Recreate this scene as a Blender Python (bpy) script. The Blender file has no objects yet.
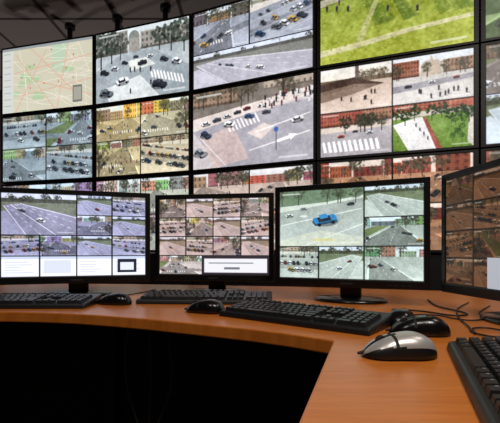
import bpy, bmesh, math, random
import numpy as np
from mathutils import Vector, Matrix

scene = bpy.context.scene
scene.view_settings.view_transform = 'Standard'
scene.view_settings.look = 'None'

# ------------------------------------------------------------------ materials
def lin(c):
    c = np.asarray(c, dtype=float)
    return np.where(c <= 0.04045, c/12.92, ((c+0.055)/1.055)**2.4)

def mat(name, rgb, rough=0.5, metal=0.0, spec=0.5, noise=0.0, nscale=40.0, bump=0.0):
    m = bpy.data.materials.new(name); m.use_nodes = True
    nt = m.node_tree; b = nt.nodes['Principled BSDF']
    c = lin(rgb)
    b.inputs['Base Color'].default_value = (*c, 1)
    b.inputs['Roughness'].default_value = rough
    b.inputs['Metallic'].default_value = metal
    b.inputs['Specular IOR Level'].default_value = spec
    tc = nt.nodes.new('ShaderNodeTexCoord')
    n = nt.nodes.new('ShaderNodeTexNoise'); n.inputs['Scale'].default_value = nscale
    n.inputs['Detail'].default_value = 4
    nt.links.new(tc.outputs['Object'], n.inputs['Vector'])
    if noise > 0:
        r = nt.nodes.new('ShaderNodeValToRGB')
        r.color_ramp.elements[0].position = 0.3; r.color_ramp.elements[1].position = 0.7
        r.color_ramp.elements[0].color = (*(c*(1-noise)), 1)
        r.color_ramp.elements[1].color = (*np.clip(c*(1+noise), 0, 1), 1)
        nt.links.new(n.outputs['Fac'], r.inputs['Fac'])
        nt.links.new(r.outputs['Color'], b.inputs['Base Color'])
    if bump > 0:
        bp = nt.nodes.new('ShaderNodeBump'); bp.inputs['Strength'].default_value = bump
        bp.inputs['Distance'].default_value = 0.001
        nt.links.new(n.outputs['Fac'], bp.inputs['Height'])
        nt.links.new(bp.outputs['Normal'], b.inputs['Normal'])
    return m

M_bezel = mat('bezel_black_plastic', (.05,.05,.06), .35, noise=.2)
M_bezel_w = mat('wall_bezel', (.08,.075,.08), .45, noise=.2)
M_plastic = mat('black_plastic', (.08,.08,.09), .42, noise=.15, nscale=300, bump=.15)
M_key = mat('key_plastic', (.11,.11,.12), .40, noise=.15, nscale=200)
M_legend = mat('key_legend', (.55,.55,.58), .6)
M_gloss = mat('gloss_black', (.06,.06,.065), .22)
M_silver = mat('silver_paint', (.78,.77,.76), .34, metal=.45)
M_seam = mat('seam_dark', (.02,.02,.02), .7)
M_rubber = mat('rubber', (.12,.12,.13), .7)
M_cable = mat('cable_black', (.07,.07,.07), .5)
M_cable2 = mat('cable_grey', (.42,.38,.36), .5)
M_metal = mat('dark_metal', (.22,.20,.21), .45, metal=.4)
M_cab = mat('cabinet_black', (.07,.065,.07), .6, noise=.2, nscale=8)
M_floor = mat('floor_vinyl', (.16,.14,.14), .5, noise=.25, nscale=3)
M_wall = mat('wall_paint', (.36,.33,.33), .85, noise=.08, nscale=5)
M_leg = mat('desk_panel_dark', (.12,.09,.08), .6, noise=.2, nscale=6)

M_wood = bpy.data.materials.new('orange_beech_laminate'); M_wood.use_nodes = True
nt = M_wood.node_tree; b = nt.nodes['Principled BSDF']
tc = nt.nodes.new('ShaderNodeTexCoord'); mp = nt.nodes.new('ShaderNodeMapping')
mp.inputs['Scale'].default_value = (3, 40, 3); mp.inputs['Rotation'].default_value = (0,0,math.radians(-18))
n = nt.nodes.new('ShaderNodeTexNoise'); n.inputs['Scale'].default_value = 3; n.inputs['Detail'].default_value = 8
n.inputs['Distortion'].default_value = .6
r = nt.nodes.new('ShaderNodeValToRGB')
r.color_ramp.elements[0].position=.3; r.color_ramp.elements[1].position=.72
r.color_ramp.elements[0].color=(*lin((.76,.42,.14)),1)
r.color_ramp.elements[1].color=(*lin((.84,.50,.20)),1)
nt.links.new(tc.outputs['Object'], mp.inputs['Vector']); nt.links.new(mp.outputs[0], n.inputs['Vector'])
nt.links.new(n.outputs['Fac'], r.inputs['Fac']); nt.links.new(r.outputs['Color'], b.inputs['Base Color'])
b.inputs['Roughness'].default_value=.30; b.inputs['Specular IOR Level'].default_value=.5

M_ceil = bpy.data.materials.new('ceiling_tiles'); M_ceil.use_nodes=True
nt=M_ceil.node_tree; b=nt.nodes['Principled BSDF']
tc=nt.nodes.new('ShaderNodeTexCoord'); br=nt.nodes.new('ShaderNodeTexBrick')
br.offset=0; br.inputs['Scale'].default_value=1
br.inputs['Brick Width'].default_value=.6; br.inputs['Row Height'].default_value=.6
br.inputs['Mortar Size'].default_value=.018
br.inputs['Color1'].default_value=(*lin((.62,.58,.57)),1); br.inputs['Color2'].default_value=(*lin((.56,.53,.52)),1)
br.inputs['Mortar'].default_value=(*lin((.28,.26,.26)),1)
nt.links.new(tc.outputs['Object'],br.inputs['Vector']); nt.links.new(br.outputs['Color'],b.inputs['Base Color'])
b.inputs['Roughness'].default_value=.9

def screen_mat(name, strength=1.0):
    m = bpy.data.materials.new(name); m.use_nodes=True
    nt=m.node_tree; b=nt.nodes['Principled BSDF']
    at=nt.nodes.new('ShaderNodeAttribute'); at.attribute_name='picture'
    b.inputs['Base Color'].default_value=(.01,.01,.012,1)
    b.inputs['Roughness'].default_value=.3; b.inputs['Specular IOR Level'].default_value=.25
    nt.links.new(at.outputs['Color'], b.inputs['Emission Color'])
    b.inputs['Emission Strength'].default_value=strength
    try: m.cycles.emission_sampling='NONE'
    except Exception: pass
    return m
M_screen = screen_mat('lcd_picture', 1.18)
M_screen_dim = screen_mat('lcd_picture_dim', .85)

# ------------------------------------------------------------------ mesh helpers
def link(o):
    scene.collection.objects.link(o); return o
def empty(name, loc=(0,0,0), rz=0.0):
    e=bpy.data.objects.new(name,None); e.location=loc; e.rotation_euler=(0,0,rz); e.empty_display_size=.1
    return link(e)
def from_bm(name,bm,mats,parent=None,smooth=False,bevel=0):
    me=bpy.data.meshes.new(name); bm.normal_update(); bm.to_mesh(me); bm.free()
    for m in (mats if isinstance(mats,(list,tuple)) else [mats]): me.materials.append(m)
    if smooth:
        for p in me.polygons: p.use_smooth=True
    o=link(bpy.data.objects.new(name,me))
    if parent: o.parent=parent
    if bevel:
        md=o.modifiers.new('bevel','BEVEL'); md.width=bevel; md.segments=2; md.limit_method='ANGLE'
    return o
def add_box(bm,x0,x1,y0,y1,z0,z1,mi=0,taper=0):
    t=taper
    v=[bm.verts.new(p) for p in [(x0,y0,z0),(x1,y0,z0),(x1,y1,z0),(x0,y1,z0),
        (x0+t,y0+t,z1),(x1-t,y0+t,z1),(x1-t,y1-t,z1),(x0+t,y1-t,z1)]]
    for f in [(3,2,1,0),(4,5,6,7),(0,1,5,4),(1,2,6,5),(2,3,7,6),(3,0,4,7)]:
        bm.faces.new([v[i] for i in f]).material_index=mi
    return v
def add_cyl(bm,p,q,r,seg=16,r2=None,mi=0):
    p=Vector(p);q=Vector(q);d=q-p
    M=Matrix.Translation((p+q)/2)@d.to_track_quat('Z','Y').to_matrix().to_4x4()
    res=bmesh.ops.create_cone(bm,cap_ends=True,segments=seg,radius1=r,radius2=r if r2 is None else r2,depth=d.length,matrix=M)
    for v in res['verts']:
        for f in v.link_faces: f.material_index=mi
def curve(name,pts,rad,m,parent=None):
    c=bpy.data.curves.new(name,'CURVE'); c.dimensions='3D'; c.bevel_depth=rad; c.bevel_resolution=3; c.resolution_u=10
    s=c.splines.new('BEZIER'); s.bezier_points.add(len(pts)-1)
    for bp,p in zip(s.bezier_points,pts):
        bp.co=p; bp.handle_left_type='AUTO'; bp.handle_right_type='AUTO'
    c.materials.append(m)
    o=link(bpy.data.objects.new(name,c))
    if parent: o.parent=parent
    return o

# ------------------------------------------------------------------ picture painting (CCTV content)
class T:
    def __init__(s,a): s.a=a; s.h,s.w=a.shape[:2]
    def sub(s,x0,y0,x1,y1):
        return T(s.a[int(round(y0*s.h)):int(round(y1*s.h)), int(round(x0*s.w)):int(round(x1*s.w))])
    def fill(s,c): s.a[:]=c
    def grad(s,y0,y1,c0,c1):
        a=int(y0*s.h); b_=max(a+1,int(round(y1*s.h)))
        t=np.linspace(0,1,b_-a)[:,None,None]
        s.a[a:b_]=(np.array(c0)*(1-t)+np.array(c1)*t)[:s.h-a]
    def poly(s,pts,c,al=1.0):
        P=np.array(pts,float)*[s.w,s.h]
        x0=max(0,int(P[:,0].min())); x1=min(s.w,int(P[:,0].max())+2)
        y0=max(0,int(P[:,1].min())); y1=min(s.h,int(P[:,1].max())+2)
        if x1<=x0 or y1<=y0: return
        X,Y=np.meshgrid(np.arange(x0,x1)+.5,np.arange(y0,y1)+.5)
        ins=np.zeros(X.shape,bool); n=len(P)
        for i in range(n):
            xa,ya=P[i]; xb,yb=P[(i+1)%n]
            if ya==yb: continue
            c1=(ya>Y)!=(yb>Y)
            ins^= c1&(X<(xb-xa)*(Y-ya)/(yb-ya)+xa)
        R=s.a[y0:y1,x0:x1]
        R[ins]=R[ins]*(1-al)+np.array(c)*al
    def rect(s,x0,y0,x1,y1,c,al=1.0): s.poly([(x0,y0),(x1,y0),(x1,y1),(x0,y1)],c,al)
    def ell(s,cx,cy,rx,ry,c,al=1.0):
        x0=max(0,int((cx-rx)*s.w)); x1=min(s.w,int((cx+rx)*s.w)+2); y0=max(0,int((cy-ry)*s.h)); y1=min(s.h,int((cy+ry)*s.h)+2)
        if x1<=x0 or y1<=y0 or rx<=0 or ry<=0: return
        X=((np.arange(x0,x1)+.5)/s.w-cx)/rx; Y=((np.arange(y0,y1)+.5)/s.h-cy)/ry
        ins=(X[None,:]**2+Y[:,None]**2)<1
        R=s.a[y0:y1,x0:x1]; R[ins]=R[ins]*(1-al)+np.array(c)*al
    def line(s,p,q,w,c,al=1.0):
        asp=s.w/s.h
        dx=(q[0]-p[0])*asp; dy=q[1]-p[1]; L=math.hypot(dx,dy) or 1
        nx=-dy/L*w/2/asp; ny=dx/L*w/2
        s.poly([(p[0]+nx,p[1]+ny),(q[0]+nx,q[1]+ny),(q[0]-nx,q[1]-ny),(p[0]-nx,p[1]-ny)],c,al)
    def noise(s,rs,cells,amp,mul=False):
        gh=max(2,int(cells)); gw=max(2,int(cells*s.w/s.h))
        g=rs.uniform(-1,1,(gh,gw))
        xi=np.linspace(0,gw-1,s.w); yi=np.linspace(0,gh-1,s.h)
        x0=np.minimum(xi.astype(int),gw-2); y0=np.minimum(yi.astype(int),gh-2)
        fx=(xi-x0)[None,:]; fy=(yi-y0)[:,None]
        v=(g[y0][:,x0]*(1-fx)+g[y0][:,x0+1]*fx)*(1-fy)+(g[y0+1][:,x0]*(1-fx)+g[y0+1][:,x0+1]*fx)*fy
        s.a+= v[:,:,None]*amp
    def fbm(s,rs,amp): 
        for c,a in ((3,.5),(7,.4),(15,.35),(32,.35)): s.noise(rs,c,amp*a)
    def tint(s,c,mix=0.0,to=(1,1,1)):
        s.a*=np.array(c); s.a[:]=s.a*(1-mix)+np.array(to)*mix
    def finish(s,desat=.3,con=.85,to=(.58,.59,.60),blur=1):
        a=s.a
        g=a.mean(axis=2,keepdims=True); a[:]=a*(1-desat)+g*desat
        a[:]=(a-np.array(to))*con+np.array(to)
        for k in range(blur):
            p=np.pad(a,((1,1),(1,1),(0,0)),'edge')
            a[:]=(p[:-2,1:-1]+p[2:,1:-1]+p[1:-1,:-2]+p[1:-1,2:]+2*p[1:-1,1:-1])/6

CARC=[(.90,.90,.92),(.14,.15,.18),(.26,.28,.32),(.74,.75,.77),(.50,.13,.12),(.15,.25,.42),(.90,.90,.88),(.36,.38,.41),(.18,.18,.20),(.92,.92,.95),(.75,.6,.25)]
def car(t,x,y,s,c,ang=0.0):
    """car seen from a raised camera, drawn as a sheared box with roof and glass"""
    asp=t.w/t.h; ca,sa=math.cos(ang),math.sin(ang)
    def R(u,v,hh=0): return (x+(u*ca-v*sa)*s/asp, y+(u*sa+v*ca)*s*.62-hh*s)
    t.ell(x,y+s*.06,s*1.12/asp,s*.42,(.2,.2,.22),.5)
    dk=tuple(v*.55 for v in c); gl=(.13,.16,.2)
    body=[(-1,-.42),(.95,-.42),(1.02,0),(.95,.42),(-1,.42)]
    t.poly([R(u,v,0) for u,v in body],dk); t.poly([R(u,v,.2) for u,v in body],c)
    lo=[(-.62,-.36),(.5,-.36),(.5,.36),(-.62,.36)]
    t.poly([R(*lo[0],.2),R(*lo[1],.2),R(*lo[2],.2),R(*lo[3],.2)],gl)
    up=[(-.48,-.3),(.22,-.3),(.22,.3),(-.48,.3)]
    t.poly([R(*lo[3],.2),R(*lo[2],.2),R(*up[2],.46),R(*up[3],.46)],gl)
    t.poly([R(*up[0],.46),R(*up[1],.46),R(*up[2],.46),R(*up[3],.46)],tuple(min(1,v*1.05) for v in c))
    for k in (-.62,.6): p=R(k,.42,.02); t.ell(p[0],p[1],s*.16/asp,s*.14,(.06,.06,.07))
def tree(t,x,y,s,c,rs,bare=False):
    asp=t.w/t.h
    t.line((x,y),(x,y-s*.6),s*.05,(.20,.16,.14),.95)
    if bare:
        for k in range(9):
            a=-1.57+rs.uniform(-1.1,1.1); l=s*rs.uniform(.3,.6); y0=y-s*rs.uniform(.3,.65)
            t.line((x,y0),(x+math.cos(a)*l/asp,y0+math.sin(a)*l),s*.025,(.22,.18,.16),.7)
    n=48
    for k in range(n):
        a=rs.uniform(0,6.28); q=rs.uniform(0,1)**.5
        f=rs.uniform(.5,1.35); r_=rs.uniform(.04,.09)*s
        t.ell(x+math.cos(a)*q*s*.4/asp,y-s*.72+math.sin(a)*q*s*.38,r_/asp,r_,tuple(min(1,v*f) for v in c),.4 if bare else .75)
def person(t,x,y,s,c):
    asp=t.w/t.h
    t.ell(x+s*.2/asp,y,s*.35/asp,s*.07,(.25,.25,.25),.4)
    t.poly([(x-s*.12/asp,y),(x-s*.18/asp,y-s*.75),(x+s*.18/asp,y-s*.75),(x+s*.12/asp,y)],c)
    t.ell(x,y-s*.86,s*.11/asp,s*.12,(.5,.4,.35))
def building(t,x0,y0,x1,y1,c,rs,nx=6,ny=4):
    t.rect(x0,y0,x1,y1,c); 
    for i in range(nx):
        for j in range(ny):
            a=x0+(x1-x0)*(i+.3)/nx; b_=y0+(y1-y0)*(j+.25)/ny
            f=rs.uniform(.45,.75)
            t.rect(a,b_,a+(x1-x0)*.4/nx,b_+(y1-y0)*.5/ny,tuple(v*f for v in c))
    t.rect(x0,y1-(y1-y0)*.12,x1,y1,tuple(v*.5 for v in c),.8)
def caption(t):
    t.rect(.03,.04,.26,.065,(.95,.95,.95),.6); t.rect(.74,.93,.96,.955,(.95,.95,.95),.5)

def street(t,seed,ground=(.62,.63,.67),bld=(.72,.66,.58),tr=(.27,.28,.23),ncars=8,hor=.3,tint=(1,1,1),mix=.04,people=0,vx=None):
    rs=np.random.RandomState(seed)
    t.grad(0,hor,(.86,.90,.95),(.82,.84,.86))
    x=-.1
    while x<1:
        w=rs.uniform(.18,.45); building(t,x,rs.uniform(-.1,hor*.5),x+w,hor+.03,tuple(v*rs.uniform(.65,1.1)*q for v,q in zip(bld,rs.uniform(.92,1.08,3))),rs,int(rs.randint(4,9)),int(rs.randint(2,5))); x+=w+rs.uniform(-.02,.06)
    t.grad(hor,1,tuple(v*.95 for v in ground),tuple(min(1,v*1.18) for v in ground))
    vx=rs.uniform(.1,.9) if vx is None else vx
    l0,r0=rs.uniform(-.8,.2),rs.uniform(.6,1.7)
    rd=rs.uniform(.66,.84)
    if rs.rand()<.45:    # green verge
        gs=rs.choice([0,1]); gc=(.42,.48,.30)
        if gs: t.poly([(vx+.12,hor),(vx+.35,hor),(1.6,1),(r0+.1,1)],gc)
        else: t.poly([(vx-.12,hor),(vx-.35,hor),(-.9,1),(l0-.1,1)],gc)
    t.poly([(vx-.05,hor),(vx+.07,hor),(r0,1),(l0,1)],tuple(v*rd for v in ground))
    cw=tuple(min(1,v*1.35) for v in ground)
    t.poly([(vx-.055,hor),(vx-.05,hor),(l0+.01,1),(l0-.03,1)],cw)
    t.poly([(vx+.07,hor),(vx+.075,hor),(r0+.04,1),(r0,1)],cw)
    if rs.rand()<.6:
        y=rs.uniform(.5,.75); dy=rs.uniform(-.15,.15)
        t.poly([(0,y-dy),(1,y+dy),(1,y+dy+.14),(0,y-dy+.16)],tuple(v*rd for v in ground))
        m=(l0+r0)/2*.5+vx*.5
        for k in range(9): t.poly([(m-.22+.05*k,y+.16),(m-.2+.05*k,y+.16),(m-.20+.052*k,y+.24),(m-.225+.052*k,y+.24)],(.95,.95,.95),.85)
    f=lambda q:(vx+.01+((l0+r0)/2-vx)*q, hor+(1-hor)*q)
    for k in range(6):
        a=.1+.15*k; t.line(f(a),f(a+.07),.008+.012*a,(.95,.95,.95),.85)
    t.fbm(rs,.11)
    for k in range(rs.randint(3,8)):
        tree(t,rs.uniform(0,1),hor+rs.uniform(.0,.1),rs.uniform(.22,.45),tr,rs,rs.rand()<.6)
    ys=sorted(rs.uniform(hor+.05,.95,ncars))
    for y in ys:
        q=(y-hor)/(1-hor); s=.045+.10*q
        side=rs.choice([-1,1,0])
        x=vx+((l0 if side<0 else r0 if side>0 else rs.uniform(l0,r0))-vx)*q*rs.uniform(.8,1.1)
        car(t,x,y,s,CARC[rs.randint(len(CARC))],math.atan2((1-hor),(l0+r0)/2-vx)*rs.choice([1,1,.2]))
    for k in range(people):
        y=rs.uniform(hor+.1,.95); person(t,rs.uniform(.02,.98),y,.06+.10*(y-hor),[(.14,.14,.18),(.4,.2,.2),(.2,.25,.36)][rs.randint(3)])
    if rs.rand()<.5: tree(t,rs.choice([.05,.95]),1.1,rs.uniform(.7,1.0),tuple(v*.7 for v in tr),rs,True)
    t.noise(rs,45,.05); t.tint(tint,mix); caption(t)

def parking(t,seed,ground=(.66,.67,.69),tint=(1,1,1),mix=.04,rows=3,top=(.40,.41,.35)):
    rs=np.random.RandomState(seed)
    t.grad(0,1,tuple(v*.9 for v in ground),tuple(min(1,v*1.1) for v in ground))
    t.rect(0,0,1,.14,tuple(v*1.3 for v in top)); 
    building(t,rs.uniform(0,.5),-.05,rs.uniform(.6,1),.15,(.66,.58,.5),rs,8,3)
    sl=rs.uniform(-.16,.16)
    t.poly([(0,.14),(1,.14),(1,.2+sl*.5),(0,.24-sl*.5)],(.84,.82,.79))
    t.poly([(0,.55-sl),(1,.55+sl),(1,.72+sl),(0,.72-sl)],tuple(v*.78 for v in ground),.8)
    for j in range(rows):
        y=.32+.66*j/rows; s=.06+.035*j; an=rs.uniform(-.5,.5)+1.2
        t.line((0,y+s*1.1-sl),(1,y+s*1.1+sl),.010,(.9,.9,.9),.7)
        x=rs.uniform(0,.08)
        while x<1.02:
            if rs.rand()<.66: car(t,x,y+sl*(2*x-1),s,CARC[rs.randint(len(CARC))],an)
            x+=s*1.45*t.h/t.w
    t.fbm(rs,.10)
    for k in range(6): tree(t,rs.uniform(0,1),.2+rs.uniform(0,.1),rs.uniform(.2,.38),tuple(v*.7 for v in top),rs,rs.rand()<.6)
    t.noise(rs,45,.05); t.tint(tint,mix); caption(t)

def highway(t,seed,ground=(.56,.55,.63),green=(.42,.46,.35),tint=(1,1,1),mix=.04,ncars=3,dirn=1):
    rs=np.random.RandomState(seed)
    t.grad(0,.22,(.82,.86,.94),(.80,.82,.88))
    t.rect(0,.12,1,.24,tuple(v*.6 for v in green))
    for k in range(8): tree(t,rs.uniform(0,1),.24,rs.uniform(.12,.24),tuple(v*.55 for v in green),rs)
    t.grad(.22,1,green,tuple(v*1.15 for v in green))
    fx=(lambda x:x) if dirn>0 else (lambda x:1-x)
    a1=rs.uniform(-.08,.1)
    t.poly([(fx(.02),.3),(fx(.25),.24),(fx(1.1),.55+a1),(fx(1.1),1.1),(fx(.30),1.1)],ground)
    t.poly([(fx(0),.45),(fx(.05),.42),(fx(.36),1.1),(fx(0),1.1)],tuple(min(1,v*1.12) for v in ground))
    for (a,b_) in [((.03,.31),(.36,1.1)),((.24,.25),(1.05,.56+a1)),((.12,.28),(.8,1.1))]:
        t.line((fx(a[0]),a[1]),(fx(b_[0]),b_[1]),.014,(.94,.94,.97),.95)
    for s0,s1 in [((.07,.3),(.55,1.05)),((.17,.27),(.98,.88)),((.2,.26),(1.0,.70))]:
        for k in range(8):
            u=k/8; v=u+.06
            t.line((fx(s0[0]+(s1[0]-s0[0])*u),s0[1]+(s1[1]-s0[1])*u),(fx(s0[0]+(s1[0]-s0[0])*v),s0[1]+(s1[1]-s0[1])*v),.011,(.92,.92,.95),.9)
    t.fbm(rs,.09)
    for k in range(ncars):
        u=rs.uniform(.1,.9); car(t,fx(.15+.55*u),.32+.5*u,.045+.08*u,CARC[rs.randint(len(CARC))],.7*dirn)
    t.line((.75,.27),(.75,.02),.010,(.35,.35,.37)); t.line((.75,.03),(.68,.02),.010,(.35,.35,.37))
    t.noise(rs,45,.04); t.tint(tint,mix); caption(t)

def page(t,seed):
    rs=np.random.RandomState(seed)
    t.fill((.95,.96,1.0)); t.rect(0,0,1,.12,(.78,.82,.92))
    for k in range(5):
        t.rect(.08,.27+k*.13,.08+rs.uniform(.3,.8),.30+k*.13,(.72,.74,.8))

def citymap(t):
    rs=np.random.RandomState(3)
    t.fill((.80,.78,.68)); t.noise(rs,5,.02)
    for k in range(9): 
        x,y=rs.uniform(0,1),rs.uniform(0,1); w,h=rs.uniform(.06,.16),rs.uniform(.06,.16)
        t.poly([(x,y),(x+w,y+.03),(x+w*.8,y+h),(x-.02,y+h*.9)],(.66,.78,.60))
    t.poly([(.55,.0),(.75,.0),(.68,.4),(.6,.45)],(.70,.80,.68))
    for k in range(34):
        a=rs.uniform(0,3.14); cx,cy=rs.uniform(0,1),rs.uniform(0,1); l=rs.uniform(.1,.4)
        t.line((cx-l*math.cos(a),cy-l*math.sin(a)),(cx+l*math.cos(a),cy+l*math.sin(a)),.007,(.92,.90,.84))
    for p,q in [((.15,1),(.5,.1)),((.3,0),(.9,.9)),((.1,.4),(1,.25)),((.2,.75),(1,.6)),((.75,0),(.62,1)),((.15,.1),(.6,1)),((.4,.55),(1,.85))]:
        t.line(p,q,.012,(.88,.62,.52),.9)
    for k in range(10): t.ell(rs.uniform(.2,.95),rs.uniform(.1,.9),.008,.013,(.78,.38,.35))
    t.rect(0,0,.13,1,(.80,.82,.80)); 
    for k in range(9): t.rect(.02,.08+k*.1,.10,.092+k*.1,(.62,.65,.65))
    t.rect(0,0,1,.04,(.55,.58,.6)); t.rect(.79,.68,.89,.93,(.42,.41,.40)); t.rect(.80,.71,.88,.90,(.62,.61,.56))

def avenue(t):
    rs=np.random.RandomState(7)
    t.grad(0,.34,(.84,.88,.90),(.80,.82,.82)); t.grad(.3,1,(.68,.72,.74),(.84,.87,.88))
    building(t,.0,.02,.36,.34,(.55,.54,.52),rs,9,4); building(t,.5,.08,1,.32,(.62,.60,.57),rs,11,3)
    t.ell(.43,.14,.06,.10,(.50,.52,.50)); t.rect(.37,.14,.49,.34,(.58,.57,.54))
    t.poly([(.30,.34),(.62,.34),(1.1,.72),(1.1,1),(.0,1),(-.1,.6)],(.62,.66,.69))
    t.poly([(.36,.46),(.56,.44),(.66,.56),(.40,.60)],(.86,.88,.87)); t.poly([(.1,.8),(.5,.68),(.7,1),(.15,1)],(.86,.88,.89))
    for k in range(10): t.poly([(.60+.035*k,.62+.015*k),(.615+.035*k,.62+.015*k),(.64+.035*k,.74+.015*k),(.62+.035*k,.74+.015*k)],(.96,.96,.96))
    t.fbm(rs,.09)
    for x,y,s in [(.06,.52,.5),(.18,.46,.42),(.28,.42,.34),(.70,.38,.3),(.82,.42,.36),(.95,.46,.42)]: tree(t,x,y,s,(.24,.28,.25),rs,rs.rand()<.4)
    for x,y,s,c,an in [(.10,.58,.08,(.15,.16,.18),.5),(.22,.54,.07,(.85,.87,.9),.5),(.33,.48,.055,(.2,.22,.25),.5),(.52,.52,.075,(.16,.17,.2),-.2),(.60,.44,.05,(.9,.9,.9),-.2),(.45,.42,.045,(.3,.3,.34),.1),(.75,.52,.07,(.22,.24,.28),.6),(.88,.58,.085,(.9,.92,.94),.6),(.30,.74,.11,(.92,.93,.95),-.3),(.70,.86,.12,(.17,.19,.23),.4),(.12,.88,.12,(.4,.43,.46),.4)]: car(t,x,y,s,c,an)
    for k in range(8): person(t,rs.uniform(.3,.9),rs.uniform(.6,.95),.08,(.16,.17,.2))
    t.noise(rs,45,.05); caption(t)

def lawn(t):
    rs=np.random.RandomState(11)
    t.grad(0,1,(.47,.54,.20),(.64,.67,.24))
    t.poly([(0,0),(1,0),(1,.14),(.55,.22),(0,.34)],(.38,.39,.26))
    t.poly([(0,.26),(.5,.16),(.52,.19),(0,.34)],(.74,.72,.64))
    building(t,0,-.05,.26,.13,(.62,.57,.5),rs,6,3); t.rect(.3,-.01,.6,.08,(.66,.66,.62))
    for x,y in [(.12,.24),(.24,.2)]: car(t,x,y,.05,(.85,.85,.86),-.2)
    for k in range(10): 
        x=rs.uniform(.2,1); t.poly([(x,.24),(x+.012,.24),(x+.2,.62),(x+.12,.66)],(.34,.42,.14),.5)
    t.poly([(0,.84),(.3,.80),(.6,.74),(1,.70),(1,.74),(.6,.79),(.3,.86),(0,.91)],(.80,.77,.62),.9)
    t.poly([(.40,.3),(.43,.3),(.30,.82),(.24,.83)],(.74,.72,.54),.7)
    t.fbm(rs,.15)
    for k in range(900):
        g=rs.choice(3); t.ell(rs.uniform(0,1),rs.uniform(.28,1),rs.uniform(.003,.010),.007,[(.78,.78,.38),(.38,.47,.14),(.58,.62,.22)][g],.4)
    for k in range(13): tree(t,rs.uniform(.1,1),rs.uniform(.2,.36),rs.uniform(.26,.42),(.25,.30,.12),rs,k%2==0)
    for x in (.05,.12,.2,.47,.66): person(t,x,.38+x*.3,.08,(.18,.18,.2))
    t.noise(rs,45,.06); caption(t)

def junction(t):
    rs=np.random.RandomState(21)
    t.fill((.78,.76,.77))
    t.poly([(0,.0),(1,0),(1,.16),(0,.34)],(.46,.43,.40))
    building(t,0,-.05,.42,.2,(.60,.50,.42),rs,12,4); building(t,.62,-.05,1,.10,(.66,.60,.54),rs,9,2)
    t.poly([(0,.34),(1,.14),(1,.24),(0,.5)],(.87,.83,.81))
    t.poly([(0,.5),(.5,.36),(1,.28),(1,1),(.25,1)],(.64,.64,.68))
    t.poly([(.08,.6),(.36,.48),(.50,.92),(.2,1)],(.84,.74,.71),.7)
    t.poly([(.48,.60),(.62,.50),(.70,.56),(.60,.70)],(.86,.81,.78),.9)
    for k in range(9):
        x=.3+.03*k; t.poly([(x,.44-.01*k),(x+.014,.44-.01*k),(x+.05,.56-.01*k),(x+.033,.56-.01*k)],(.96,.96,.96),.9)
    t.line((.55,.6),(.98,.45),.011,(.95,.95,.95)); t.line((.5,.82),(.98,.66),.011,(.95,.95,.95)); t.line((.05,.56),(.3,.98),.011,(.9,.9,.9))
    t.poly([(.72,.73),(.82,.69),(.81,.67),(.88,.68),(.83,.75),(.825,.725),(.73,.76)],(.98,.98,.98))
    t.fbm(rs,.08)
    for k in range(10): tree(t,rs.uniform(0,.95),.28-.1*rs.rand(),rs.uniform(.2,.36),(.32,.30,.23),rs,True)
    for x,y,s,c,an in [(.12,.42,.065,(.9,.9,.9),-.3),(.22,.39,.06,(.26,.29,.34),-.3),(.31,.36,.055,(.82,.82,.82),-.3),(.40,.33,.05,(.2,.2,.24),-.3),(.33,.47,.075,(.95,.95,.95),.4),(.50,.40,.065,(.22,.34,.55),.3),(.12,.57,.085,(.16,.2,.32),.9),(.6,.29,.05,(.92,.92,.92),0),(.07,.80,.10,(.55,.57,.6),.9),(.64,.38,.055,(.3,.3,.33),0),(.48,.3,.05,(.5,.14,.13),-.3),(.88,.52,.075,(.88,.88,.9),-.3)]: car(t,x,y,s,c,an)
    for k in range(34): 
        x=rs.uniform(.6,1); person(t,x,rs.uniform(.18,.34),.075,[(.14,.14,.18),(.4,.2,.2),(.85,.85,.85)][rs.randint(3)])
    t.rect(.715,.62,.722,.85,(.22,.22,.28)); t.ell(.718,.60,.018,.032,(.2,.36,.66))
    t.noise(rs,45,.04); t.tint((1.02,1,1),.04); caption(t)

def monument(t):
    rs=np.random.RandomState(31)
    t.grad(0,.4,(.90,.88,.86),(.92,.88,.82)); t.grad(.3,1,(.78,.70,.64),(.88,.80,.75))
    t.rect(0,.26,1,.36,(.42,.36,.29))
    for k in range(6): tree(t,rs.uniform(.5,1),.36,.24,(.40,.35,.26),rs,True)
    t.poly([(0,.46),(0,.32),(.5,.24),(.72,.38),(.9,.46),(.5,.6),(0,.72)],(.30,.23,.20))
    t.poly([(0,.5),(.5,.4),(.85,.47),(.5,.62),(0,.75)],(.50,.42,.37))
    for k in range(7): t.line((0,.60+.025*k),(.5+.06*k,.48+.02*k),.008,(.72,.62,.55),.9)
    t.rect(.5,.0,.55,.3,(.42,.36,.34)); t.poly([(.5,0),(.525,-.06),(.55,0)],(.46,.40,.38)); t.rect(.46,.26,.6,.32,(.30,.25,.23))
    t.fbm(rs,.08)
    for k in range(7): person(t,rs.uniform(.2,.95),rs.uniform(.65,.95),.12,(.2,.16,.16))
    t.noise(rs,45,.05); caption(t)
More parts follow.
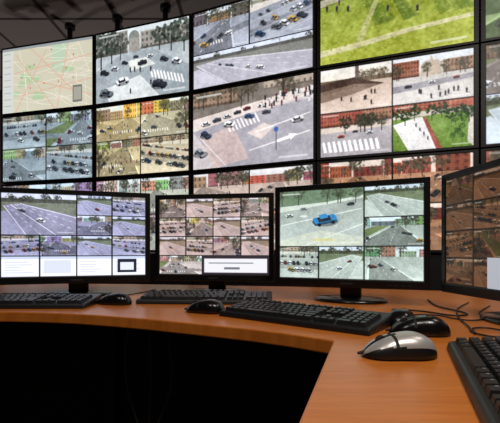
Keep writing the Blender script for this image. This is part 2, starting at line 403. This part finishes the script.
def church(t):
    rs=np.random.RandomState(32)
    t.grad(0,.4,(.87,.89,.92),(.84,.84,.84)); t.grad(.38,1,(.78,.76,.75),(.87,.85,.84))
    building(t,.0,.08,.34,.44,(.60,.38,.30),rs,9,4); building(t,.64,.14,1,.42,(.66,.52,.43),rs,8,3)
    t.poly([(.36,.2),(.42,.12),(.47,.12),(.49,0),(.52,.12),(.57,.12),(.62,.2),(.62,.44),(.36,.44)],(.74,.68,.61))
    t.poly([(.0,.60),(1,.5),(1,.60),(0,.75)],(.60,.59,.62))
    t.fbm(rs,.09)
    for k in range(6): tree(t,rs.uniform(0,1),.48,.30,(.29,.28,.21),rs,True)
    for x,y,s,c in [(.2,.64,.075,(.2,.2,.22)),(.5,.60,.07,(.9,.9,.9)),(.8,.56,.06,(.55,.16,.14))]: car(t,x,y,s,c,-.1)
    for k in range(10): person(t,rs.uniform(.05,.95),rs.uniform(.75,.98),.12,(.18,.17,.22))
    t.noise(rs,45,.05); caption(t)
def brickcross(t):
    rs=np.random.RandomState(33)
    t.fill((.66,.64,.66)); building(t,0,-.05,.62,.32,(.60,.30,.24),rs,14,4); building(t,.6,-.05,1,.26,(.65,.46,.37),rs,9,3)
    t.poly([(0,.34),(1,.28),(1,.4),(0,.46)],(.82,.76,.71))
    for k in range(11):
        x=.02+.075*k; t.poly([(x,.66),(x+.035,.65),(x+.075,.90),(x+.03,.91)],(.97,.97,.97))
    t.fbm(rs,.09)
    for k in range(7): tree(t,rs.uniform(0,1),.5,.38,(.19,.20,.14),rs,k%2==0)
    for x,y,s,c in [(.3,.56,.08,(.75,.32,.24)),(.7,.52,.075,(.9,.9,.9)),(.5,.47,.06,(.2,.2,.22))]: car(t,x,y,s,c,-.1)
    t.noise(rs,45,.05); caption(t)
def gardens(t):
    rs=np.random.RandomState(34)
    t.fill((.43,.55,.24))
    t.rect(0,0,1,.16,(.66,.35,.29)); building(t,.1,-.02,.9,.13,(.72,.43,.35),rs,14,3)
    t.poly([(0,.18),(1,.16),(1,.25),(0,.3)],(.78,.73,.69))
    t.poly([(.0,.42),(.3,.3),(.38,.3),(.55,1),(.2,1)],(.92,.91,.91))
    t.poly([(.38,.3),(.42,.3),(.63,1),(.55,1)],(.60,.34,.29))
    t.poly([(.95,.25),(1,.25),(1,1),(.93,.9)],(.82,.80,.77))
    t.fbm(rs,.12)
    for x in (.04,.16,.28,.5,.62,.74,.86,.95): tree(t,x,.36+rs.uniform(0,.16),.32,(.13,.22,.11),rs,False)
    for k in range(7): tree(t,.78+rs.uniform(-.1,.2),.9-.4*rs.rand(),.16,(.24,.38,.15),rs)
    for k in range(4): person(t,.3+.05*k,.5+.1*k,.09,(.2,.2,.24))
    t.noise(rs,45,.06); caption(t)

def bluecar(t):
    rs=np.random.RandomState(41)
    t.grad(0,1,(.60,.62,.60),(.76,.78,.78))
    t.poly([(0,0),(1,0),(1,.12),(.6,.22),(0,.28)],(.44,.52,.42))
    t.poly([(0,.28),(.6,.22),(1,.13),(1,.18),(0,.38)],(.84,.85,.82))
    t.poly([(0,.9),(.5,.72),(1,.85),(1,1),(0,1)],(.82,.82,.77))
    t.line((.02,.62),(.98,.36),.012,(.95,.95,.95)); t.line((.3,1),(1,.62),.011,(.95,.95,.95))
    t.ell(.3,.46,.05,.02,(.88,.88,.88))
    t.fbm(rs,.08)
    for k in range(6): tree(t,rs.uniform(0,1),.26,.28,(.28,.34,.24),rs,True)
    car(t,.56,.56,.20,(.16,.50,.76),-.3); car(t,.12,.45,.07,(.87,.87,.87),-.3); car(t,.86,.28,.06,(.2,.2,.24),-.3); car(t,.3,.33,.06,(.72,.72,.74),-.2)
    t.rect(.42,.87,.66,.91,(.85,.77,.42),.7)
    t.noise(rs,45,.04); t.tint((.97,1.02,1),.04); caption(t)

def canvas(cols,rows,bg=(.06,.06,.07)):
    a=np.zeros((rows*2+2,cols*2+2,3)); a[:]=bg; return T(a)
G=.005
FIN=dict(desat=.08,con=1.0)
def cell(t,x0,y0,x1,y1,fn,*a,**k):
    s=t.sub(x0+G,y0+G*1.2,x1-G,y1-G*1.2); fn(s,*a,**k)
    if fn is not page: s.finish(**FIN)

def screen_mesh(name,w,h,t,mat_,parent,y):
    """grid of w x h (x,z) whose vertices carry the picture as colour"""
    a=np.clip(t.a,0,1)
    H2,W2=a.shape[0]//2,a.shape[1]//2
    a=a[:H2*2,:W2*2].reshape(H2,2,W2,2,3).mean(axis=(1,3))
    R,C=a.shape[:2]
    X,Z=np.meshgrid(np.linspace(-w/2,w/2,C),np.linspace(h/2,-h/2,R))
    co=np.stack([X,np.full_like(X,y),Z],-1).reshape(-1,3)
    i=np.arange(R*C).reshape(R,C)
    q=np.stack([i[:-1,:-1],i[1:,:-1],i[1:,1:],i[:-1,1:]],-1).reshape(-1,4)
    me=bpy.data.meshes.new(name)
    me.vertices.add(len(co)); me.vertices.foreach_set('co',co.ravel())
    me.loops.add(q.size); me.loops.foreach_set('vertex_index',q.ravel().astype(np.int32))
    me.polygons.add(len(q)); me.polygons.foreach_set('loop_start',np.arange(0,q.size,4,dtype=np.int32))
    me.update(calc_edges=True)
    at=me.color_attributes.new('picture','FLOAT_COLOR','POINT')
    col=np.ones((R*C,4),np.float32); col[:,:3]=lin(a.reshape(-1,3))
    at.data.foreach_set('color',col.ravel())
    me.materials.append(mat_)
    o=link(bpy.data.objects.new(name,me)); o.parent=parent
    return o

def frame_bm(w,h,bs,bt,bb,depth,recess):
    """bezel: front plane y=0 facing -Y, body extends to +depth"""
    bm=bmesh.new()
    def ring(x0,x1,z0,z1,y): return [bm.verts.new(p) for p in [(x0,y,z0),(x1,y,z0),(x1,y,z1),(x0,y,z1)]]
    O=ring(-w/2,w/2,-h/2,h/2,0); I=ring(-w/2+bs,w/2-bs,-h/2+bb,h/2-bt,0)
    J=ring(-w/2+bs,w/2-bs,-h/2+bb,h/2-bt,recess); B=ring(-w/2,w/2,-h/2,h/2,depth)
    for k in range(4):
        n=(k+1)%4
        bm.faces.new([O[k],O[n],I[n],I[k]]); bm.faces.new([I[k],I[n],J[n],J[k]]); bm.faces.new([O[n],O[k],B[k],B[n]])
    bm.faces.new(J); bm.faces.new(B[::-1])
    bmesh.ops.recalc_face_normals(bm,faces=bm.faces)
    return bm

def place(A,B,zb,zt,name):
    rz=math.atan2(B[1]-A[1],B[0]-A[0]); w=math.hypot(B[0]-A[0],B[1]-A[1])
    e=empty(name,((A[0]+B[0])/2,(A[1]+B[1])/2,(zb+zt)/2),rz)
    return e,w,zt-zb

# ------------------------------------------------------------------ video wall
SE=[(-2.20,3.53),(-1.282,3.29),(-.4425,3.0),(.43,2.61),(1.31,2.28),(2.19,1.93)]
ROWS=[(2.10,2.70),(1.50,2.10),(.90,1.50)]
def wall_pic(c,r):
    t=canvas(250,158) if c<4 else canvas(150,100)
    if (c,r)==(0,0): citymap(t); t.finish(.12,.88,(.70,.69,.64),0)
    elif (c,r)==(1,0): avenue(t); t.finish(.1,1.0)
    elif (c,r)==(2,0):
        cell(t,0,0,.5,.56,street,111,(.58,.60,.66),(.52,.48,.46)); cell(t,.5,0,1,.56,parking,112,(.60,.62,.68))
        cell(t,0,.56,1,1,highway,113,(.68,.67,.73),(.46,.46,.44),(1,1,1),.1,6)
    elif (c,r)==(3,0): lawn(t); t.finish(.03,1.0,(.52,.54,.35),1)
    elif (c,r)==(4,0): street(t,121,(.5,.58,.4),(.6,.6,.5),(.25,.32,.2)); t.finish(**FIN)
    elif (c,r)==(0,1):
        for k,(x,y) in enumerate([(0,0),(.5,0),(0,.5),(.5,.5)]):
            cell(t,x,y,x+.5,y+.5,(parking if k in(0,3) else street),130+k,(.62,.66,.69),tint=(.86,.92,.95))
    elif (c,r)==(1,1):
        cell(t,0,0,.5,.5,street,141,(.80,.73,.58),(.88,.74,.44),(.40,.36,.22),6,.4,(1,.98,.88),.04,12)
        cell(t,0,.5,.5,1,street,142,(.76,.71,.58),(.70,.58,.38),(.35,.32,.2),4,.2,(1,.98,.89),.04,34)
        cell(t,.5,0,1,.5,street,143,(.77,.75,.68),(.78,.68,.48),(.38,.38,.27),8,.35,(1,.99,.9))
        cell(t,.5,.5,1,1,parking,144,(.78,.75,.68),(1,.98,.9))
    elif (c,r)==(2,1): junction(t); t.finish(**FIN)
    elif (c,r)==(3,1):
        for k,(x,y,f) in enumerate([(0,0,monument),(.5,0,church),(0,.5,brickcross),(.5,.5,gardens)]):
            s=t.sub(x+.004,y+.006,x+.496,y+.494); f(s); s.finish(.02,1.03)
    elif (c,r)==(4,1):
        cell(t,0,0,.5,.5,street,151,(.55,.5,.48),(.45,.32,.28)); cell(t,0,.5,.5,1,highway,152,(.75,.8,.84))
        cell(t,.5,0,1,.5,parking,153); cell(t,.5,.5,1,1,street,154)
    else:
        sets={0:((.66,.7,.72),(.7,.72,.75),(.92,.97,1)),1:((.72,.74,.7),(.75,.72,.65),(1,1,.97)),2:((.76,.71,.68),(.68,.54,.46),(1.03,.98,.95)),
              3:((.68,.55,.45),(.62,.34,.22),(1.05,.92,.82)),4:((.6,.6,.6),(.6,.4,.3),(1,.95,.9))}[c]
        for k,(x,y) in enumerate([(0,0),(.5,0),(0,.5),(.5,.5)]):
            cell(t,x,y,x+.5,y+.5,street,160+c*4+k,sets[0],sets[1],tint=sets[2],people=8,hor=.35)
    return t
for c in range(5):
    A,B=Vector(SE[c]),Vector(SE[c+1]); d=(B-A).normalized()
    A2=A+d*.004; B2=B-d*.004
    for r,(z0,z1) in enumerate(ROWS):
        e,w,h=place(A2,B2,z0+.004,z1-.004,'video_wall_display')
        bs=.026 if c==3 or c==4 else .015
        from_bm('bezel',frame_bm(w,h,bs,.015,.015,.09,.004),M_bezel_w,e,bevel=.002)
        screen_mesh('screen_panel',w-2*bs,h-.030,wall_pic(c,r),M_screen,e,.0025)
        bm=bmesh.new(); add_box(bm,-w*.3,w*.3,.09,.13,-h*.3,h*.3); add_box(bm,-.06,.06,.13,.16,-h*.42,h*.42)
        from_bm('rear_housing',bm,M_metal,e,bevel=.004)
# cabinet under the wall + rails behind
e=empty('video_wall_cabinet')
bm=bmesh.new()
for c in range(5):
    A,B=Vector(SE[c]),Vector(SE[c+1]); d=(B-A).normalized(); nrm=Vector((-d.y,d.x))
    def quadbox(P,Q,off0,off1,z0,z1):
        p=[P+nrm*off0,Q+nrm*off0,Q+nrm*off1,P+nrm*off1]
        v=[bm.verts.new((q.x,q.y,z)) for z in (z0,z1) for q in p]
        for f in [(3,2,1,0),(4,5,6,7),(0,1,5,4),(1,2,6,5),(2,3,7,6),(3,0,4,7)]: bm.faces.new([v[i] for i in f])
    quadbox(A+d*.01,B-d*.01,.02,.45,0.0,.89)
    quadbox(A+d*.03,A+d*.49*1,.012,.02,.08,.86); quadbox(B-d*.44,B-d*.03,.012,.02,.08,.86)
    for z in (1.2,1.8,2.4): quadbox(A+d*.01,B-d*.01,.175,.215,z-.03,z+.03)
    for s in (.25,.75):
        P=A+(B-A)*s; quadbox(P-d*.03,P+d*.03,.22,.27,.89,2.66)
from_bm('cabinet_and_rails',bm,M_cab,e)
for c,s in [(0,.5),(1,.0),(1,.55),(2,.3),(3,.5)]:
    A,B=Vector(SE[c]),Vector(SE[c+1]); d=(B-A).normalized(); nrm=Vector((-d.y,d.x))
    P=A+(B-A)*s+nrm*.30
    bm=bmesh.new(); add_cyl(bm,(P.x,P.y,2.35),(P.x,P.y,2.985),.022); add_cyl(bm,(P.x,P.y,2.965),(P.x,P.y,2.999),.045,r2=.045)
    from_bm('ceiling_mount_pipe',bm,M_metal)

# ------------------------------------------------------------------ room
def slab(name,x0,x1,y0,y1,z0,z1,m):
    bm=bmesh.new(); add_box(bm,x0,x1,y0,y1,z0,z1); return from_bm(name,bm,m)
slab('floor',-4.5,3.5,-2.5,5.2,-.1,0,M_floor)
slab('ceiling',-4.5,3.5,-2.5,5.2,3.0,3.1,M_ceil)
slab('wall_back',-4.5,3.5,5.2,5.3,0,3.0,M_wall)
slab('wall_front',-4.5,3.5,-2.6,-2.5,0,3.0,M_wall)
slab('wall_left',-4.6,-4.5,-2.5,5.2,0,3.0,M_wall)
slab('wall_right',3.5,3.6,-2.5,5.2,0,3.0,M_wall)
slab('baseboard_back',-4.5,3.5,5.18,5.2,0,.1,M_leg)

# ------------------------------------------------------------------ desk
ZD=.75
desk=empty('control_desk')
front=[(-1.9,1.13),(-1.2,1.115),(-.685,1.10),(-.58,1.09),(-.47,1.068),(-.36,1.03),(-.25,.985),(-.12,.922),(0,.862),(.09,.805),(.157,.752),(.047,.393),(-.07,0),(-.11,-.13)]
back=[(.95,-.45),(1.25,.6),(1.2,1.35),(.95,1.62),(.2,1.86),(-.6,2.0),(-1.9,2.1)]
pts=front+back
bm=bmesh.new()
vs=[bm.verts.new((x,y,ZD-.028)) for x,y in pts]
f=bm.faces.new(vs); ex=bmesh.ops.extrude_face_region(bm,geom=[f])
bmesh.ops.translate(bm,vec=(0,0,.028),verts=[g for g in ex['geom'] if isinstance(g,bmesh.types.BMVert)])
bmesh.ops.recalc_face_normals(bm,faces=bm.faces)
from_bm('desktop',bm,M_wood,desk,bevel=.003)
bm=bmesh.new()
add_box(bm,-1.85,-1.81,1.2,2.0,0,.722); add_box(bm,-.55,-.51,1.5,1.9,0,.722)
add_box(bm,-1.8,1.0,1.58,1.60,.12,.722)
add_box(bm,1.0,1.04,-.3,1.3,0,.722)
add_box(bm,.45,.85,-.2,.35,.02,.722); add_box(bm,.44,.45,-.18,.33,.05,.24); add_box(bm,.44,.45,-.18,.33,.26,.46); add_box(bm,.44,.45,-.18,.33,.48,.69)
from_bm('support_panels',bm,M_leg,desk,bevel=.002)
for k,(x,y) in enumerate([(-.42,1.4),(-.36,1.42),(-.30,1.38)]):
    curve('cable',[(x,y,.715),(x+.02*k,y-.05,.5),(x+.05-.03*k,y-.03,.25),(x+.1*k,y+.04,.01)],.003,M_cable2)

# ------------------------------------------------------------------ desk monitors
def monitor(A,B,zb,zt,t,m=None):
    e,w,h=place(A,B,zb,zt,'computer_monitor')
    from_bm('bezel',frame_bm(w,h,.017,.017,.026,.028,.004),M_bezel,e,bevel=.003)
    sc=screen_mesh('screen_panel',w-.034,h-.043,t,m or M_screen,e,.003); sc.location.z=.0045
    bm=bmesh.new()
    v=[bm.verts.new(p) for p in [(-w*.46,.028,-h*.42),(w*.46,.028,-h*.42),(w*.46,.028,h*.44),(-w*.46,.028,h*.44),
       (-w*.3,.065,-h*.3),(w*.3,.065,-h*.3),(w*.3,.065,h*.3),(-w*.3,.065,h*.3)]]
    for f in [(0,1,2,3),(7,6,5,4),(1,0,4,5),(2,1,5,6),(3,2,6,7),(0,3,7,4)]: bm.faces.new([v[i] for i in f])
    bmesh.ops.recalc_face_normals(bm,faces=bm.faces)
    from_bm('rear_shell',bm,M_bezel,e,bevel=.004)
    zc=(zb+zt)/2; zd=ZD-zc
    bm=bmesh.new(); add_box(bm,-.035,.035,.062,.085,zd+.012,.06)
    from_bm('neck',bm,M_bezel,e,bevel=.006)
    bm=bmesh.new()
    rings=[]
    for (s,z) in [(1,0),(1,.006),(.93,.011),(.4,.016),(.12,.017)]:
        rings.append([bm.verts.new((.12*s*math.cos(a),.06+.085*s*math.sin(a),zd+z)) for a in [k*math.tau/40 for k in range(40)]])
    for a,b_ in zip(rings,rings[1:]):
        for k in range(40): bm.faces.new([a[k],a[(k+1)%40],b_[(k+1)%40],b_[k]])
    bm.faces.new(rings[0][::-1]); bm.faces.new(rings[-1])
    from_bm('foot',bm,M_gloss,e,smooth=True)
    bm=bmesh.new()
    for k in range(4): add_box(bm,w/2-.12+k*.02,w/2-.11+k*.02,-.0015,.002,-h/2+.009,-h/2+.013)
    add_box(bm,-.02,.02,-.0012,.002,-h/2+.009,-h/2+.016)
    from_bm('buttons_and_badge',bm,M_rubber,e)
    return e

PV=(.96,.97,1.06)
t=canvas(330,220,(.10,.10,.13))
cell(t,0,0,.5,.5,highway,201,(.54,.54,.64),(.42,.45,.38),(1,1,1.04),.04,3)
k=0
for (x0,y0) in [(.5,0),(.75,0),(.5,.25),(.75,.25),(0,.5),(.25,.5),(.5,.5),(.75,.5)]:
    cell(t,x0,y0,x0+.25,y0+.25,(highway,street,parking)[(k*2)%3],210+k,(.60,.60,.69),tint=PV); k+=1
for j in range(4):
    cell(t,j*.25,.75,j*.25+.25,1,page,230+j)
t.rect(.28,.80,.46,.96,(.84,.86,.92)); t.rect(.79,.79,.93,.96,(.12,.13,.2)); t.rect(.81,.83,.91,.93,(.88,.9,.97))
monitor((-.868,1.36),(-.378,1.515),.80,1.135,t)

t=canvas(310,220,(.12,.10,.11))
k=0
for j in range(4):
    for i in range(4):
        fn=[street,parking,highway][(i*2+j)%3]
        kw={} if fn is not highway else dict(green=(.55,.50,.44))
        if j<3: cell(t,i*.25,j*.25,i*.25+.25,j*.25+.25,fn,300+k,(.69,.64,.64),tint=(1.02,.95,.93),**kw)
        k+=1
cell(t,0,.75,.4,1,street,330,(.74,.70,.69))
t.rect(.4,.75,1,.99,(.2,.17,.2)); t.rect(.42,.79,.98,.97,(.90,.90,.92)); t.rect(.46,.84,.86,.855,(.55,.55,.6)); t.rect(.6,.90,.74,.93,(.45,.45,.5))
monitor((-.372,1.565),(.088,1.495),.80,1.135,t)

t=canvas(340,230,(.08,.09,.10))
cell(t,0,0,.62,.64,bluecar)
GC=(.69,.72,.70); GT=(.95,1.0,.98)
cell(t,.62,0,1,.33,highway,401,GC,tint=GT); cell(t,.62,.33,1,.64,street,402,GC,(.6,.62,.6),tint=GT)
cell(t,0,.64,.3,1,parking,403,GC,tint=GT); cell(t,.3,.64,.62,1,highway,404,GC,tint=GT,dirn=-1); cell(t,.62,.64,1,1,street,405,GC,(.6,.62,.6),tint=GT,ncars=5)
monitor((.086,1.385),(.532,1.180),.80,1.137,t)

t=canvas(260,215,(.10,.07,.05))
k=0
for j in range(4):
    for i in range(4):
        fn=[street,highway,parking][(i+j)%3]
        kw={} if fn is not highway else dict(green=(.5,.42,.32))
        cell(t,i*.25,j*.25,i*.25+.25,j*.25+.25,fn,500+k,(.6,.52,.45),tint=(.72,.54,.40),mix=0,**kw); k+=1
t.rect(.36,.74,.64,1,(.75,.76,.8))
monitor((.552,1.155),(.620,.675),.80,1.135,t,M_screen_dim)

# ------------------------------------------------------------------ keyboards
def keyboard(cx,cy,rz,L=.44,D=.15):
    e=empty('computer_keyboard',(cx,cy,ZD),rz)
    zf,zb=.014,.028
    bm=bmesh.new()
    v=[bm.verts.new(p) for p in [(-L/2,-D/2,0),(L/2,-D/2,0),(L/2,D/2,0),(-L/2,D/2,0),(-L/2,-D/2+.004,zf),(L/2,-D/2+.004,zf),(L/2,D/2,zb),(-L/2,D/2,zb)]]
    for f in [(3,2,1,0),(4,5,6,7),(0,1,5,4),(1,2,6,5),(2,3,7,6),(3,0,4,7)]: bm.faces.new([v[i] for i in f])
    from_bm('case',bm,M_plastic,e,bevel=.004)
    u=(L-.02)/22.8; ry=(D-.03)/6.4
    rows=[ # bottom to top
      [1.25,1.25,1.25,6.25,1.25,1.25,1.25,1.25],[2.25]+[1]*10+[2.75],[1.75]+[1]*11+[2.25],[1.5]+[1]*12+[1.5],[1]*13+[2],
      [1,-1,1,1,1,1,-.5,1,1,1,1,-.5,1,1,1,1]]
    nav=[[1,1,1],[-1,1,-1],[],[1,1,1],[1,1,1],[1,1,1]]
    num=[[2,1,1],[1,1,1,1],[1,1,1,1],[1,1,1,1],[1,1,1,1],[]]
    bm=bmesh.new()
    slope=(zb-zf)/D
    for j in range(6):
        y=-D/2+.012+j*ry+(.4*ry if j==5 else 0)
        zt=zf+slope*(y+ry/2+D/2)
        for x0,lst in ((0,rows[j]),(15.3,nav[j]),(18.6,num[j])):
            x=-L/2+.011+x0*u
            for k in lst:
                if k>0:
                    vv=add_box(bm,x+.0006,x+k*u-.0006,y+.0006,y+ry-.0006,zt-.002,zt+.008,0,.0024)
                    for q in vv: q.co.z+=slope*(q.co.y-y-ry/2)
                    lx=x+.0045; ly=y+ry*.52; z=zt+.0083
                    if k<3:
                        lv=[bm.verts.new((a,b_,z+slope*(b_-y-ry/2))) for a,b_ in [(lx,ly),(lx+.003,ly),(lx+.003,ly+.0035),(lx,ly+.0035)]]
                        bm.faces.new(lv).material_index=1
                x+=abs(k)*u
    from_bm('keys',bm,[M_key,M_legend],e)
    return e
keyboard(-.70,1.225,math.radians(1),.44,.15)
keyboard(-.142,1.32,math.radians(-3),.43,.15)
keyboard(.122,.966,math.radians(-37.8),.40,.15)
keyboard(.330,.457,math.radians(-110.7),.44,.15)

# ------------------------------------------------------------------ mice
def mouse(cx,cy,rz,silver=False,L=.114,W=.062,H=.038):
    e=empty('computer_mouse',(cx,cy,ZD),rz)
    bm=bmesh.new(); NU,NV=36,32
    grid=[]
    for i in range(NU+1):
        s=-math.cos(math.pi*i/NU); s=max(-.9995,min(.9995,s))
        w=W/2*(1-abs(s)**2.6)**.5*(1-.08*s)*(1-.10*math.exp(-((s-.1)/.35)**2))
        hh=H*(1-abs(s)**2.8)**.55*(.86-.22*s-.10*s*s)
        row=[]
        for j in range(NV+1):
            a=math.pi*j/NV; c,sn=math.cos(a),math.sin(a)
            row.append(bm.verts.new((s*L/2,w*math.copysign(abs(c)**.75,c),.002+hh*abs(sn)**.75)))
        grid.append(row)
    for i in range(NU):
        for j in range(NV):
            f=bm.faces.new([grid[i][j],grid[i+1][j],grid[i+1][j+1],grid[i][j+1]])
            s=-math.cos(math.pi*(i+.5)/NU); jj=abs(j+.5-NV/2)
            mi=0
            if silver: mi=0 if jj<NV*(.36-.10*max(0,s)) else 1
            if jj<1 and s>.05: mi=2
            if i==NU//2+2 and jj<NV*.36: mi=2
            f.material_index=mi
    for i in range(NU): bm.faces.new([grid[i+1][0],grid[i][0],grid[i][NV],grid[i+1][NV]]).material_index=1
    bmesh.ops.remove_doubles(bm,verts=bm.verts,dist=.00005)
    bmesh.ops.recalc_face_normals(bm,faces=bm.faces)
    from_bm('body',bm,[M_silver if silver else M_gloss,M_plastic,M_seam],e,smooth=True)
    bm=bmesh.new(); add_cyl(bm,(L*.24,-.004,H*.60),(L*.24,.004,H*.60),.0095,24)
    from_bm('scroll_wheel',bm,M_rubber,e,bevel=.001)
    bm=bmesh.new(); add_box(bm,-L*.40,L*.38,-W*.32,W*.32,0,.003); from_bm('glide_base',bm,M_seam,e)
    bm=bmesh.new(); add_cyl(bm,(L*.47,0,.008),(L*.56,0,.006),.0032,12,r2=.0022); from_bm('cable_strain_relief',bm,M_rubber,e)
    return e
mouse(-.425,1.255,math.radians(165))
mouse(-.122,1.090,math.radians(160))
mouse(.350,.920,math.radians(60))
mouse(.342,.808,math.radians(172),L=.118,W=.064,H=.04)
mouse(.238,.640,math.radians(184),True,.120,.068,.041)

zc=ZD+.003
curve('mouse_cable',[(.385,.976,zc+.002),(.42,1.03,zc),(.48,1.02,zc),(.50,.97,zc),(.53,.95,zc),(.62,1.08,zc),(.72,1.2,zc)],.0018,M_cable)
curve('mouse_cable',[(.45,.80,zc),(.49,.86,zc),(.52,.84,zc),(.49,.77,zc),(.46,.78,zc),(.48,.88,zc),(.58,1.12,zc),(.70,1.28,zc)],.0018,M_cable)
curve('keyboard_cable',[(.42,1.06,zc),(.40,1.12,zc),(.46,1.10,zc),(.54,1.02,zc),(.56,1.2,zc),(.6,1.35,zc)],.0022,M_cable)
curve('mouse_cable',[(-.53,1.34,zc),(-.5,1.42,zc),(-.45,1.5,zc),(-.4,1.7,zc)],.0018,M_cable)

# ------------------------------------------------------------------ lights (ceiling fixtures, added uplights)
def fixture(x,y,en,col=(1,.92,.83),s=.55):
    e=empty('ceiling_light_fixture',(x,y,2.99))
    bm=bmesh.new(); add_box(bm,-s/2-.03,s/2+.03,-s/2-.03,s/2+.03,-.03,.009); from_bm('housing',bm,M_metal,e)
    L=bpy.data.lights.new('lamp','AREA'); L.shape='SQUARE'; L.size=s; L.energy=en; L.color=col
    o=link(bpy.data.objects.new('lamp',L)); o.parent=e; o.location=(0,0,-.04)
fixture(.6,-.3,31)
fixture(-.9,-.6,13)
fixture(1.6,1.0,9)
for x,y,en in [(-3.0,4.6,12),(-1.2,4.5,9)]:  # invented floor uplights, out of view, added to lift ceiling and back wall
    e=empty('added_uplight',(x,y,0))
    bm=bmesh.new(); add_box(bm,-.12,.12,-.12,.12,0,.03); add_cyl(bm,(0,0,.03),(0,0,.14),.08,24,r2=.11); from_bm('added_uplight_body',bm,M_metal,e,bevel=.003)
    L=bpy.data.lights.new('lamp','AREA'); L.shape='DISK'; L.size=.18; L.energy=en; L.color=(1,.9,.85)
    o=link(bpy.data.objects.new('lamp',L)); o.parent=e; o.location=(0,0,.15); o.rotation_euler=(math.pi,0,0)
w=bpy.data.worlds.new('world'); scene.world=w; w.use_nodes=True
w.node_tree.nodes['Background'].inputs[0].default_value=(.02,.02,.025,1)

# ------------------------------------------------------------------ camera
cam=bpy.data.cameras.new('camera'); co=link(bpy.data.objects.new('camera',cam))
co.location=(0,0,.92); co.rotation_euler=(math.radians(90),0,0)
cam.lens=28.8; cam.sensor_width=36; cam.sensor_fit='HORIZONTAL'; cam.shift_y=.077; cam.clip_start=.01
scene.camera=co
